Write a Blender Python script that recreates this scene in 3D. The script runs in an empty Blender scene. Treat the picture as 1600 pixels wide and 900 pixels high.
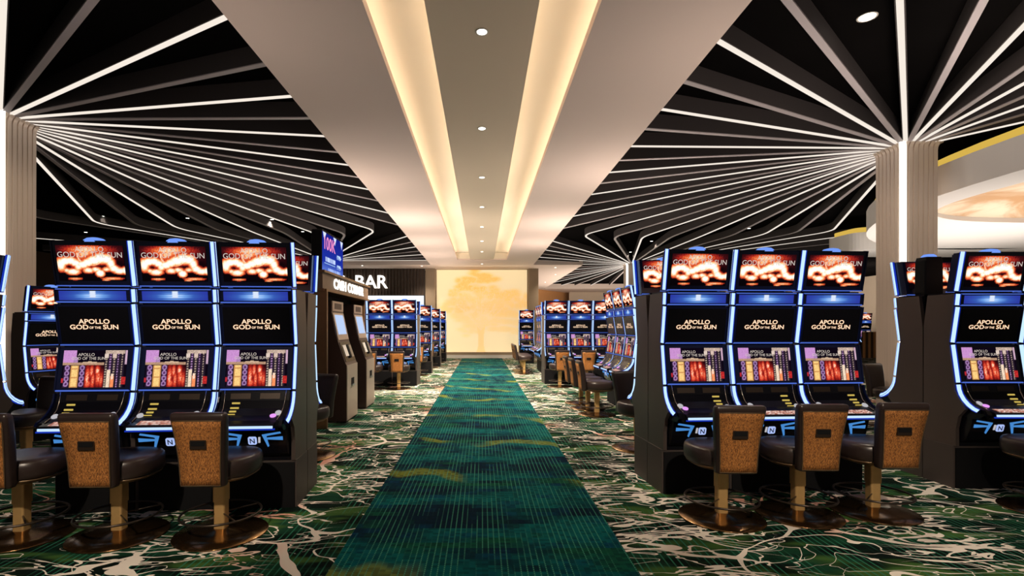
import bpy, bmesh, math, random
import numpy as np
from mathutils import Vector, Matrix
random.seed(7)
R = math.radians
SC = bpy.context.scene
COL = SC.collection
CAMH = 1.6

# ------------------------------------------------------------------ materials
class NT:
    """small helper that chains shader nodes"""
    def __init__(s, name):
        s.m = bpy.data.materials.new(name); s.m.use_nodes = True
        s.t = s.m.node_tree; s.t.nodes.clear()
        s.out = s.t.nodes.new('ShaderNodeOutputMaterial')
    def n(s, kind, **kw):
        nd = s.t.nodes.new(kind)
        for k, v in kw.items(): setattr(nd, k, v)
        return nd
    def put(s, sock, v):
        if isinstance(v, bpy.types.NodeSocket): s.t.links.new(v, sock)
        elif v is not None:
            if isinstance(v, (tuple, list)) and len(v) == 3 and sock.type == 'RGBA': v = (*v, 1)
            sock.default_value = v
    def math(s, op, a, b=None, c=None, clamp=False):
        nd = s.n('ShaderNodeMath', operation=op); nd.use_clamp = clamp
        s.put(nd.inputs[0], a); s.put(nd.inputs[1], b); s.put(nd.inputs[2], c)
        return nd.outputs[0]
    def mix(s, f, a, b):
        nd = s.n('ShaderNodeMix', data_type='RGBA')
        s.put(nd.inputs[0], f); s.put(nd.inputs[6], a); s.put(nd.inputs[7], b)
        return nd.outputs[2]
    def step(s, v, lo, hi):
        nd = s.n('ShaderNodeMapRange', interpolation_type='SMOOTHSTEP')
        s.put(nd.inputs[0], v); s.put(nd.inputs[1], lo); s.put(nd.inputs[2], hi)
        return nd.outputs[0]
    def pos(s):
        return s.n('ShaderNodeNewGeometry').outputs['Position']
    def obj(s):
        return s.n('ShaderNodeTexCoord').outputs['Object']
    def mapping(s, v, scale=(1, 1, 1), loc=(0, 0, 0), rot=(0, 0, 0)):
        nd = s.n('ShaderNodeMapping'); s.put(nd.inputs[0], v)
        nd.inputs[1].default_value = loc; nd.inputs[2].default_value = rot; nd.inputs[3].default_value = scale
        return nd.outputs[0]
    def noise(s, v, scale=1, detail=2, rough=.5, dist=0, color=False):
        nd = s.n('ShaderNodeTexNoise'); s.put(nd.inputs['Vector'], v)
        nd.inputs['Scale'].default_value = scale; nd.inputs['Detail'].default_value = detail
        nd.inputs['Roughness'].default_value = rough; nd.inputs['Distortion'].default_value = dist
        return nd.outputs['Color' if color else 'Fac']
    def bsdf(s, color, rough=.5, metal=0, spec=.5, bump=None, bump_s=.3, coat=0):
        b = s.n('ShaderNodeBsdfPrincipled')
        s.put(b.inputs['Base Color'], color); s.put(b.inputs['Roughness'], rough); s.put(b.inputs['Metallic'], metal)
        b.inputs['Specular IOR Level'].default_value = spec
        b.inputs['Coat Weight'].default_value = coat
        if bump is not None:
            bn = s.n('ShaderNodeBump'); bn.inputs['Strength'].default_value = bump_s
            bn.inputs['Distance'].default_value = .01
            s.put(bn.inputs['Height'], bump); s.t.links.new(bn.outputs[0], b.inputs['Normal'])
        s.t.links.new(b.outputs[0], s.out.inputs[0])
        return s.m
    def emit(s, color, strength=1.0, sample=True):
        e = s.n('ShaderNodeEmission'); s.put(e.inputs[0], color); e.inputs[1].default_value = strength
        s.t.links.new(e.outputs[0], s.out.inputs[0])
        if not sample: s.m.cycles.emission_sampling = 'NONE'
        return s.m

def plain(name, color, rough=.5, metal=0, spec=.5, var=.12, scale=6, coat=0):
    t = NT(name); f = t.noise(t.obj(), scale, 3)
    dark = tuple(c * (1 - var) for c in color); lite = tuple(min(1, c * (1 + var)) for c in color)
    return t.bsdf(t.mix(f, dark, lite), rough, metal, spec, coat=coat)

def glow(name, color, strength=1.0, sample=True):
    return NT(name).emit(color, strength, sample)

def screen_mat(name, strength):
    t = NT(name); a = t.n('ShaderNodeAttribute', attribute_name='Col')
    return t.emit(a.outputs['Color'], strength, False)

M = {}
M['black'] = plain('black lacquer', (.0035, .0035, .006), .25, 0, .22)
M['black_matte'] = plain('matt black panel', (.006, .006, .007), .7, 0, .15)
M['navy'] = plain('navy gloss bezel', (.004, .007, .035), .22, 0, .35)
M['grey'] = plain('bronze grey cabinet side', (.110, .084, .075), .42, .55, .4, .06)
M['grey_dark'] = plain('dark grey plinth', (.085, .068, .062), .5, .4, .4, .06)
M['chrome'] = plain('chrome rail', (.55, .5, .45), .25, 1, .5)
M['led_core'] = glow('ice blue light tube', (.50, .72, 1.0), 1.25)
M['led_halo'] = glow('deep blue painted halo', (.012, .045, .55), .8, False)  # blue faces imitate the glow around the light tubes
M['led_line'] = glow('blue light line', (.10, .20, .85), .75, False)
M['led_lip'] = glow('pale blue deck light', (.55, .75, 1.0), 1.1)
M['led_brk'] = glow('sky blue bracket light', (.075, .30, .75), .8, False)
M['dome'] = glow('blue dome lamp', (.18, .34, .95), 1.0, False)
M['scr'] = screen_mat('lit screen picture', 1.15)
M['title'] = glow('orange white title lettering', (1.0, .80, .58), 1.1, False)
M['title_rim'] = glow('orange title rim', (.75, .22, .04), .9, False)
M['white_txt'] = glow('white screen lettering', (.95, .82, .74), .72, False)
M['yellow'] = glow('yellow bill slot light', (.75, .55, .12), .8, False)
M['purple'] = glow('purple lit button', (.85, .35, .95), 1.0, False)
M['white_btn'] = glow('white lit button', (.7, .68, .72), .7, False)
M['emblem'] = glow('blue white emblem', (.45, .58, 1.0), .9, False)
M['emblem_ink'] = plain('dark blue ink', (.01, .02, .12), .5)
M['leather'] = plain('dark brown leather', (.026, .016, .014), .33, 0, .5, .2, 30)
M['bronze'] = plain('bronze seat shell', (.20, .13, .07), .35, .6, .5)
M['brass'] = plain('brushed brass', (.74, .47, .19), .42, .6, .5, .1, 20)
M['brass_dark'] = plain('dark brass disc', (.20, .115, .05), .2, .95, .5, .15, 9)
M['plate'] = plain('dark handle plate', (.035, .022, .015), .4, .5)
M['rail'] = plain('black bronze ring', (.06, .045, .035), .35, .8)
t = NT('copper tweed fabric')
v = t.obj(); f1 = t.noise(t.mapping(v, (240, 240, 60)), 1, 3, .7); f2 = t.noise(t.mapping(v, (500, 500, 200)), 1, 2)
c = t.mix(t.step(f1, .35, .68), (.085, .026, .008), (.60, .235, .055))
c = t.mix(t.step(f2, .58, .75), c, (.88, .46, .18))
M['tweed'] = t.bsdf(c, .75, 0, .25, bump=f1, bump_s=.5)

M['white_soffit'] = plain('pinkish white plaster', (.73, .60, .54), .8, 0, .2, .02, 1)
M['cream_panel'] = plain('cream plaster panel', (.72, .60, .46), .8, 0, .2, .02, 1)
M['cove'] = plain('cove plaster', (.82, .74, .62), .8, 0, .2, .02, 1)
M['dark_ceiling'] = plain('black painted ceiling', (.005, .0045, .0045), 1.0, 0, 0, .2, 2)
M['rib'] = plain('graphite ceiling blade', (.058, .050, .050), .7, 0, .12, .05, 3)
M['rib_cap'] = plain('lilac grey unlit diffuser', (.42, .375, .39), .5, 0, .3, .04, 3)
M['rib_light'] = glow('warm white light line', (1.0, .90, .79), .95)
M['corner_led'] = glow('white corner light', (1.0, .92, .82), 2.2)
M['cove_led'] = glow('warm cove light', (1.0, .82, .60), 8.5)
M['gold_led'] = glow('gold cove glow', (.80, .52, .09), .85)
t = NT('ribbed champagne column cladding')
f = t.noise(t.mapping(t.obj(), (30, 30, .6)), 1, 3)
M['column'] = t.bsdf(t.mix(f, (.66, .55, .46), (.78, .66, .56)), .45, .15, .4)
M['lamp'] = glow('lamp lens', (1.0, .93, .80), 6, False)
M['lamp_rim'] = plain('white lamp rim', (.6, .56, .5), .5)
M['stone'] = plain('taupe stone pier', (.36, .27, .185), .6, 0, .3, .1, 2)
M['wall_brown'] = plain('dark brown wall', (.10, .065, .045), .6, 0, .3, .15, 2)
M['cream_wall'] = plain('cream wall', (.72, .60, .48), .7, 0, .3, .03, 1)
M['slat'] = plain('dark timber slat', (.05, .035, .026), .5, 0, .4, .25, 8)
t = NT('honey wood panelling')
f = t.noise(t.mapping(t.obj(), (8, 8, .7)), 1, 4)
M['wood'] = t.bsdf(t.mix(f, (.55, .25, .09), (.72, .38, .16)), .5)
t = NT('swirled amber dome')
v = t.obj(); n1 = t.noise(t.mapping(v, (.35, .8, 1), rot=(0, 0, .5)), 1.1, 5, .6, 1.8)
c = t.mix(t.step(n1, .35, .62), (.80, .66, .48), (.55, .30, .13))
M['swirl'] = t.bsdf(c, .5)
M['bronze_frame'] = plain('bronze booth frame', (.22, .12, .06), .35, .7, .5, .15, 6)
M['booth_face'] = plain('taupe booth header', (.20, .135, .10), .45, .3, .4)
M['kiosk'] = plain('taupe metal kiosk front', (.52, .41, .345), .38, .45, .5, .06)
M['kiosk_side'] = plain('umber kiosk side', (.055, .032, .028), .4, .3, .5, .1)
M['kiosk_scr'] = glow('pale blue kiosk screen', (.52, .66, .95), 1.0, False)
M['steel'] = plain('brushed steel', (.42, .43, .44), .3, 1)
M['sign_white'] = glow('white lit lettering', (1.0, .95, .85), 2.2, False)
M['bar_glow'] = glow('bright back bar panel', (.85, .95, 1.0), 1.5)
M['plaster_white'] = plain('white plaster', (.80, .76, .72), .7, 0, .2, .02, 1)

# carpet with white and pink branching veins over dark greens
t = NT('branching vein carpet')
p = t.pos()
wv = t.noise(t.mapping(p, (.55, .75, 1)), 1.25, 2.5, .5, 0, True)
vm = t.n('ShaderNodeVectorMath', operation='SCALE'); t.put(vm.inputs[0], wv); vm.inputs['Scale'].default_value = 1.7
va = t.n('ShaderNodeVectorMath', operation='ADD'); t.put(va.inputs[0], p); t.put(va.inputs[1], vm.outputs[0])
wp = va.outputs[0]
def edge(vec, sc, loc):
    nd = t.n('ShaderNodeTexVoronoi', feature='DISTANCE_TO_EDGE'); nd.voronoi_dimensions = '2D'
    t.put(nd.inputs['Vector'], t.mapping(vec, (.8, 1.5, 1), loc)); nd.inputs['Scale'].default_value = sc
    return nd.outputs['Distance']
thick = t.noise(p, 1.1, 2)
d1 = edge(wp, .80, (0, 0, 0))
w1 = t.math('MULTIPLY_ADD', thick, .085, -.026)
nz2 = t.noise(t.mapping(p, (.9, 1.9, 1), (2, 6, 0)), 1.25, 2.2, .5, 1.3)
d2 = t.math('ABSOLUTE', t.math('SUBTRACT', nz2, .5))
d3 = t.math('ABSOLUTE', t.math('SUBTRACT', t.noise(t.mapping(p, (1.2, 3.4, 1), (8, 1, 0)), 1.1, 2, .5, 1.6), .5))
dense = t.step(t.noise(t.mapping(p, (1, 1, 1), (5, 3, 0)), .55, 2), .42, .60)
m1 = t.math('GREATER_THAN', w1, d1)
m2 = t.math('GREATER_THAN', t.math('MULTIPLY_ADD', thick, .038, -.010), d2)
m3 = t.math('GREATER_THAN', t.math('MULTIPLY', dense, t.math('MULTIPLY', thick, .046)), d3)
m2 = t.math('MAXIMUM', m2, m3)
vein = t.math('MAXIMUM', m1, m2)
pk = t.step(t.noise(t.mapping(p, (1, 1, 1), (9, 2, 0)), .8, 2), .53, .64)
vcol = t.mix(pk, (.86, .78, .69), (.70, .36, .27))
g1 = t.noise(t.mapping(p, (.8, 2.0, 1)), 1.2, 4, .6); g2 = t.noise(t.mapping(p, (.9, 2.6, 1), (4, 1, 0)), 1.0, 3, .6)
ground = t.mix(t.step(g1, .47, .60), (.003, .008, .006), (.008, .048, .024))
ground = t.mix(t.step(g2, .50, .62), ground, (.048, .115, .026))
sx = t.n('ShaderNodeSeparateXYZ'); t.put(sx.inputs[0], p)
fr = t.math('FRACT', t.math('DIVIDE', sx.outputs[0], .048))
line = t.math('LESS_THAN', fr, .22)
lm = t.math('MULTIPLY', line, t.step(t.noise(t.mapping(p, (3, .8, 1)), 1.5, 2), .42, .55))
ground = t.mix(lm, ground, (.03, .17, .105))
fibre = t.noise(p, 260, 2)
M['carpet'] = t.bsdf(t.mix(vein, ground, vcol), .95, 0, .05, bump=fibre, bump_s=.25)

t = NT('teal woven runner')
p = t.pos()
sn = t.n('ShaderNodeVectorMath', operation='SNAP'); t.put(sn.inputs[0], p); sn.inputs[1].default_value = (.05, .09, 1)
q = sn.outputs[0]
def cell(sc, loc, det=3): return t.noise(t.mapping(q, sc, loc), 1, det, .6)
wob = t.noise(t.mapping(p, (.45, .25, 1), (3, 7, 0)), 1.4, 3, .5)
a = cell((.55, 2.0, 1), (0, 0, 0)); b = cell((.7, 2.6, 1), (5, 5, 0)); c3 = cell((2.5, 5, 1), (2, 9, 0))
base = t.mix(t.step(a, .43, .58), (.001, .012, .028), (.001, .105, .105))
base = t.mix(t.math('MULTIPLY', t.step(c3, .52, .66), .7), base, (.0, .042, .10))
base = t.mix(t.step(b, .55, .66), base, (.004, .075, .04))
sy = t.n('ShaderNodeSeparateXYZ'); t.put(sy.inputs[0], p)
band = t.math('SINE', t.math('ADD', t.math('MULTIPLY', sy.outputs[1], 3.1), t.math('ADD', t.math('MULTIPLY', wob, 9.0), t.math('MULTIPLY', sy.outputs[0], 1.0))))
ol = t.math('MULTIPLY', t.step(band, .80, .97), t.step(t.noise(t.mapping(q, (1.2, .7, 1), (1, 4, 0)), 1, 2), .42, .58))
base = t.mix(t.math('MULTIPLY', ol, .75), base, (.20, .225, .02))
fr = t.math('FRACT', t.math('DIVIDE', sy.outputs[0], .042))
line = t.math('LESS_THAN', fr, .2)
dash = t.math('LESS_THAN', t.math('FRACT', t.math('DIVIDE', sy.outputs[1], .026)), .66)
fine = t.n('ShaderNodeVectorMath', operation='SNAP'); t.put(fine.inputs[0], p); fine.inputs[1].default_value = (.042, .03, 1)
fn = t.n('ShaderNodeTexWhiteNoise', noise_dimensions='3D'); t.put(fn.inputs['Vector'], fine.outputs[0])
base = t.mix(t.math('MULTIPLY', t.step(fn.outputs['Value'], .25, .9), .45), base, (.001, .010, .016))
gate = t.step(cell((6, 1.1, 1), (7, 2, 0), 2), .38, .55)
lm = t.math('MULTIPLY', t.math('MULTIPLY', line, dash), t.math('MULTIPLY', gate, .85))
base = t.mix(lm, base, (.070, .33, .22))
M['runner'] = t.bsdf(base, .95, 0, .05, bump=t.noise(p, 300, 2), bump_s=.2)

# ------------------------------------------------------------------ mesh builder
class MB:
    def __init__(s, *mats):
        s.bm = bmesh.new(); s.mats = list(mats); s.smooth = False
        s.cl = None
    def face(s, vs, mi=0, sm=False):
        try:
            f = s.bm.faces.new(vs); f.material_index = mi; f.smooth = sm; return f
        except ValueError: return None
    def box(s, x0, x1, y0, y1, z0, z1, mi=0):
        v = [s.bm.verts.new(c) for c in ((x0,y0,z0),(x1,y0,z0),(x1,y1,z0),(x0,y1,z0),(x0,y0,z1),(x1,y0,z1),(x1,y1,z1),(x0,y1,z1))]
        for q in ((0,3,2,1),(4,5,6,7),(0,1,5,4),(1,2,6,5),(2,3,7,6),(3,0,4,7)): s.face([v[i] for i in q], mi)
        return s
    def prism(s, poly, x0, x1, mi=0, M4=None):
        """poly: (y, z) points, extruded along x"""
        a = [s.bm.verts.new((x0, y, z)) for y, z in poly]; b = [s.bm.verts.new((x1, y, z)) for y, z in poly]
        if M4 is not None:
            for w in a + b: w.co = M4 @ w.co
        n = len(poly)
        s.face(a, mi); s.face(b[::-1], mi)
        for i in range(n):
            j = (i + 1) % n; s.face((a[j], a[i], b[i], b[j]), mi)
        return s
    def plate(s, poly, frame, th, mi=0):
        """poly in the plane of frame (o, ux, uy, n), raised th along n"""
        o, ux, uy, n = frame
        a = [s.bm.verts.new(o + ux * p[0] + uy * p[1]) for p in poly]
        b = [s.bm.verts.new(o + ux * p[0] + uy * p[1] + n * th) for p in poly]
        k = len(poly); s.face(a[::-1], mi); s.face(b, mi)
        for i in range(k):
            j = (i + 1) % k; s.face((a[i], a[j], b[j], b[i]), mi)
        return s
    def loft(s, rings, mi=0, sm=True, cap0=True, cap1=True):
        vs = [[s.bm.verts.new(c) for c in r] for r in rings]
        n = len(rings[0])
        for k in range(len(vs) - 1):
            for i in range(n):
                j = (i + 1) % n; s.face((vs[k][i], vs[k][j], vs[k+1][j], vs[k+1][i]), mi, sm)
        if cap0: s.face(vs[0][::-1], mi)
        if cap1: s.face(vs[-1], mi)
        return s
    def lathe(s, prof, n=32, mi=0, c=(0,0,0), sm=True):
        return s.loft([[(c[0] + r * math.cos(2*math.pi*i/n), c[1] + r * math.sin(2*math.pi*i/n), c[2] + z) for i in range(n)] for r, z in prof], mi, sm)
    def tube(s, pts, r, n=8, mi=0, closed=False):
        pts = [Vector(p) for p in pts]; rings = []
        m = len(pts)
        for i in range(m):
            if closed: d = pts[(i+1) % m] - pts[i-1]
            else: d = pts[min(i+1, m-1)] - pts[max(i-1, 0)]
            d.normalize()
            u = d.cross(Vector((0, 0, 1)))
            if u.length < 1e-4: u = d.cross(Vector((1, 0, 0)))
            u.normalize(); w = u.cross(d)
            rings.append([pts[i] + (u * math.cos(2*math.pi*k/n) + w * math.sin(2*math.pi*k/n)) * r for k in range(n)])
        if closed: rings.append(rings[0]); return s.loft(rings, mi, True, False, False)
        return s.loft(rings, mi)
    def grid(s, img, frame, w, h, mi=0):
        """picture img[ny][nx] (row 0 at the bottom) on a w x h panel centred at the frame"""
        o, ux, uy, n = frame
        if s.cl is None: s.cl = s.bm.verts.layers.float_color.new('Col')
        ny, nx = img.shape[:2]; vs = []
        for j in range(ny):
            row = []
            for i in range(nx):
                vv = s.bm.verts.new(o + ux * (w * (i / (nx-1) - .5)) + uy * (h * (j / (ny-1) - .5)))
                vv[s.cl] = (*[float(x) for x in img[j, i]], 1); row.append(vv)
            vs.append(row)
        for j in range(ny - 1):
            for i in range(nx - 1): s.face((vs[j][i], vs[j][i+1], vs[j+1][i+1], vs[j+1][i]), mi)
        return s
    def text(s, txt, frame, size, mi=0, bold=0.0, depth=0.0, squeeze=1.0):
        o, ux, uy, n = frame
        V, F = text_mesh(txt, bold)
        for f in (0,) if depth == 0 else (0, 1):
            vs = [s.bm.verts.new(o + ux * (x * size * squeeze) + uy * (y * size) + n * (f * depth)) for x, y in V]
            for q in F: s.face([vs[i] for i in q], mi)
            if f == 1:
                cnt = {}
                for q in F:
                    for i in range(len(q)):
                        e = (q[i], q[(i+1) % len(q)]); k = tuple(sorted(e)); cnt.setdefault(k, []).append(e)
                for k, es in cnt.items():
                    if len(es) == 1:
                        a, b = es[0]; s.face((vs0[a], vs0[b], vs[b], vs[a]), mi)
            vs0 = vs
        return s
    def mesh(s, name, recalc=True):
        if recalc: bmesh.ops.recalc_face_normals(s.bm, faces=s.bm.faces)
        me = bpy.data.meshes.new(name); s.bm.to_mesh(me); s.bm.free()
        for m in s.mats: me.materials.append(m)
        return me
    def build(s, name, parent=None, loc=None, recalc=True):
        o = bpy.data.objects.new(name, s.mesh(name, recalc)); COL.objects.link(o)
        if parent is not None: o.parent = parent
        if loc is not None: o.location = loc
        return o

_tc = {}
def text_mesh(txt, bold=0.0):
    k = (txt, bold)
    if k in _tc: return _tc[k]
    cu = bpy.data.curves.new('lettering', 'FONT'); cu.body = txt; cu.align_x = 'CENTER'; cu.size = 1; cu.offset = bold; cu.resolution_u = 3
    ob = bpy.data.objects.new('lettering', cu); COL.objects.link(ob)
    dg = bpy.context.evaluated_depsgraph_get(); ev = ob.evaluated_get(dg); me = ev.to_mesh()
    V = [(v.co.x, v.co.y) for v in me.vertices]; F = [tuple(p.vertices) for p in me.polygons]
    ev.to_mesh_clear(); bpy.data.objects.remove(ob); bpy.data.curves.remove(cu)
    _tc[k] = (V, F); return _tc[k]

def tag(o, label=None, cat=None, group=None, kind=None):
    if label: o['label'] = label
    if cat: o['category'] = cat
    if group: o['group'] = group
    if kind: o['kind'] = kind
    return o
def empty(name, loc=(0,0,0), rz=0):
    o = bpy.data.objects.new(name, None); COL.objects.link(o); o.location = loc; o.rotation_euler = (0, 0, rz); o.empty_display_size = .1
    return o
KIDS = {}
def index_children():
    KIDS.clear()
    for o in COL.objects:
        if o.parent: KIDS.setdefault(o.parent.name, []).append(o)
def dup(o, parent=None):
    c = o.copy(); COL.objects.link(c)
    if parent is not None: c.parent = parent
    for ch in KIDS.get(o.name, []): dup(ch, c)
    return c
def struct(o, label=None, cat=None):
    return tag(o, label, cat, None, 'structure')
def fr(o, ux, uy):
    ux = Vector(ux).normalized(); uy = Vector(uy).normalized(); return (Vector(o), ux, uy, ux.cross(uy))

# ------------------------------------------------------------------ pictures on the screens
def blobs(nx, ny, lst):
    U, Vv = np.meshgrid(np.linspace(0, 1, nx), np.linspace(0, 1, ny)); I = np.zeros((ny, nx))
    for u, v, su, sv, a in lst: I = np.maximum(I, a * np.exp(-(((U-u)/su)**2 + ((Vv-v)/sv)**2)))
    return U, Vv, I
def ramp(I, stops):
    xs = [s[0] for s in stops]; return np.stack([np.interp(I, xs, [s[1][k] for s in stops]) for k in range(3)], -1)
FIRE = [(0, (.002,.001,.002)), (.18, (.05,.004,.006)), (.36, (.40,.02,.012)), (.55, (.85,.16,.04)), (.72, (1,.55,.25)), (.88, (1,.88,.68)), (1, (1,.96,.88))]
def pic_fire():
    nx, ny = 72, 42
    rng = np.random.RandomState(3)
    sun = [(.50,.74,.32,.27,.80), (.48,.86,.38,.17,.78), (.62,.76,.14,.12,.86), (.36,.86,.12,.09,.84)]
    body = [(.05,.46,.06,.16,1.0), (.12,.55,.08,.10,1.05), (.20,.56,.08,.10,1.0), (.27,.50,.07,.10,.95), (.30,.40,.06,.09,.9), (.22,.26,.09,.08,.95),
            (.13,.30,.05,.07,.75), (.38,.46,.08,.09,1.0), (.46,.52,.08,.10,1.0), (.55,.58,.09,.12,1.05), (.65,.64,.09,.13,1.05), (.74,.62,.08,.12,1.05),
            (.80,.50,.06,.13,1.0), (.84,.36,.07,.09,1.0), (.92,.29,.09,.075,1.0), (1.0,.30,.06,.09,.95), (.62,.22,.055,.085,1.1), (.56,.33,.07,.07,.85),
            (.45,.30,.07,.08,.85), (.72,.33,.06,.06,.75), (.24,.06,.10,.035,.6), (.80,.07,.16,.035,.62), (.70,.03,.06,.03,.6)]
    U, Vv, I = blobs(nx, ny, sun); _, _, J = blobs(nx, ny, [(u, v, a * 1.32, b_ * 1.28, c * 1.16) for u, v, a, b_, c in body])
    ring = np.exp(-((np.hypot((U-.50)/1.0, (Vv-.74)*.62) - .19)/.018)**2) * .85 * (Vv < .80)
    I = I * (.78 + .35 * rng.rand(ny, nx)); I = np.where(J > .35, np.maximum(J, I * .6), I * (1 - J)); I = np.maximum(I, ring)
    dark = [(.16,.40,.035,.06,.55), (.60,.42,.06,.05,.5), (.44,.17,.08,.05,.7), (.24,.38,.03,.04,.4), (.50,.40,.03,.04,.45), (.92,.52,.06,.10,.8)]
    for u, v, su, sv, a in dark: I = I * (1 - a * np.exp(-(((U-u)/su)**2 + ((Vv-v)/sv)**2)))
    nz = rng.rand(ny, nx); I = np.clip(I + (nz - .5) * .22 * I, 0, 1)
    return ramp(I, FIRE)
def pic_game():
    nx, ny = 112, 60
    U, Vv = np.meshgrid(np.linspace(0, 1, nx), np.linspace(0, 1, ny)); P = np.zeros((ny, nx, 3)) + (.004, .002, .006)
    rng = np.random.RandomState(5); nz = rng.rand(ny, nx)
    def fill(m, c, j=.25): P[m] = np.array(c) * (1 + (nz[m][:, None] - .5) * 2 * j)
    fill((U < .20) & (Vv > .64), (.52, .25, .55), .15)
    fill((U >= .17) & (U < .23) & (Vv > .66) & (Vv < .80), (.35, .20, .40))
    fill((U < .64) & (Vv > .60) & (Vv < .665), (.42, .25, .16))
    fill((np.abs(U - .42) < .12) & (Vv > .66) & (Vv < .70 - np.abs(U-.42) * .2), (.55, .38, .26))
    for cx in (.075, .31):
        for k in range(4):
            cy = .09 + .145 * k; d = np.hypot((U-cx) * 1.85, Vv-cy)
            fill((np.abs(U-cx) < .05) & (Vv < .59), (.022, .010, .030)) if k == 0 else None
            fill((d < .07) & (d > .035), (.34, .19, .40)); fill(d < .03, (.08, .02, .10))
    m = (U > .135) & (U < .255) & (Vv < .585); fill(m, (.85, .55, .20), .2)
    m = m & (((Vv * 4.1) % 1 < .12) | (np.abs(U-.195) > .048)); fill(m, (.55, .25, .08), .2)
    fx = [(.40,.25,.035,.30,.9), (.46,.42,.03,.16,.9), (.49,.18,.03,.24,.75), (.55,.45,.035,.12,1.0), (.57,.25,.045,.20,.8), (.62,.20,.03,.20,.7), (.42,.10,.05,.10,.7)]
    _, _, I = blobs(nx, ny, fx); I = I * (.65 + .6 * nz) * ((U > .36) & (U < .65) & (Vv < .60))
    C = ramp(np.clip(I, 0, 1), [(0, (.006,.002,.004)), (.3, (.28,.012,.010)), (.6, (.75,.07,.03)), (.85, (.90,.32,.16)), (1, (.9,.7,.5))])
    mm = (U > .36) & (U < .65) & (Vv < .60); P[mm] = C[mm]
    m = (U > .655) & (U < .955); fill(m, (.018, .010, .022))
    for k in range(5):
        cx = .675 + k * .062
        col = (.40, .30, .22) if k % 2 == 0 else (.36, .19, .40)
        fill((np.abs(U-cx) < .012) & ((Vv * 15) % 1 < .55), col, .7)
    fill((U > .655) & (U < .955) & (Vv > .90), (.50, .37, .30), .5)
    fill((np.abs(U-.675) < .03) & (Vv > .78) & (Vv < .9), (.65, .52, .45)); fill((np.abs(U-.80) < .03) & (Vv > .78) & (Vv < .9), (.60, .45, .38))
    fill((U > .70) & (U < .755) & (Vv < .46), (.80, .62, .46)); fill((U > .765) & (U < .815) & (Vv < .30), (.85, .26, .10)); fill((U > .77) & (U < .81) & (Vv > .22) & (Vv < .36), (.85, .6, .45))
    fill((U > .965) & (Vv > .62), (.55, .36, .48), .15); fill((U > .93) & (Vv > .08) & (Vv < .28), (.42, .02, .02), .5); fill((U < .03) & (Vv > .12) & (Vv < .25), (.4, .02, .03), .5)
    return P
def pic_bar():
    nx, ny = 48, 10
    U, Vv = np.meshgrid(np.linspace(0, 1, nx), np.linspace(0, 1, ny))
    I = np.exp(-((U-.5)/.30)**2) * (.55 + .45 * np.exp(-((Vv-.45)/.22)**2)) * (.8 + .35 * np.sin(Vv * 14 + 2 * np.abs(U-.5)) ** 2)
    P = ramp(np.clip(I, 0, 1), [(0, (.020,.030,.30)), (.4, (.035,.10,.42)), (.8, (.16,.36,.78)), (1, (.45,.65,.95))])
    P[(np.abs(U-.5) < .035) & (Vv > .25)] = (.62, .70, .85)
    return P
def pic_touch():
    rng = np.random.RandomState(9); a = rng.rand(8, 26)
    return ramp(a, [(0, (.08,.02,.02)), (.35, (.40,.12,.08)), (.7, (.65,.38,.30)), (1, (.85,.78,.72))])
def pic_promo():
    nx, ny = 90, 52
    U, Vv = np.meshgrid(np.linspace(0, 1, nx), np.linspace(0, 1, ny)); rng = np.random.RandomState(4)
    P = ramp(Vv, [(0, (.10,.18,.60)), (.25, (.012,.03,.34)), (1, (.008,.012,.22))])
    for cx in (.10, .58, .92):
        m = (Vv > .78) & (np.abs(U-cx) < (Vv-.78) * .32); P[m] = (.62, .70, .92)
    m = (Vv > .27) & (Vv < .38) & (U > .14) & (U < .60) & ((U * 31) % 1 < .78); P[m] = (.50, .62, .92)
    m = (Vv > .205) & (Vv < .225) & (U > .1) & (U < .60); P[m] = (.35, .55, .80)
    for cy in (.50, .22):
        for k in range(3):
            m = (np.abs(Vv - cy - .045 * (k - 1)) < .016) & (U > .67) & (U < .90 - .03 * abs(k-1)) & ((U * 43 + k * .4) % 1 < .75); P[m] = (.45, .62, .90)
    m = (Vv < .10) & (U > .25) & (U < .85) & ((U * 23) % 1 < .6); P[m] = (.42, .55, .92)
    return P
FIREP, GAMEP, BARP, TOUCHP, PROMOP = pic_fire(), pic_game(), pic_bar(), pic_touch(), pic_promo()

# ------------------------------------------------------------------ slot machine
SEC = {'topper': ((1.955, .385), (2.335, .455)), 'bar': ((1.815, .392), (1.925, .405)),
       'logo': ((1.445, .345), (1.795, .400)), 'game': ((1.055, .405), (1.425, .350))}
def sec_frame(k, lift=0.0):
    (h0, f0), (h1, f1) = SEC[k]
    up = Vector((0, -(f1 - f0), h1 - h0)).normalized(); ux = Vector((1, 0, 0)); n = ux.cross(up)
    o = Vector((0, -(f0 + f1) / 2, (h0 + h1) / 2)) + n * lift
    return (o, ux, up, n), math.hypot(h1 - h0, f1 - f0)
def housing(k, d, half=.302):
    (h0, f0), (h1, f1) = SEC[k]
    b = MB(M['navy'])
    b.prism([(-f0, h0), (-f1, h1), (-f1 + d, h1), (-f0 + d, h0)], -half, half)
    bmesh.ops.bevel(b.bm, geom=[e for e in b.bm.edges if abs(e.verts[0].co.x - e.verts[1].co.x) > .3], offset=.012, segments=2, affect='EDGES')
    return b
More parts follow.
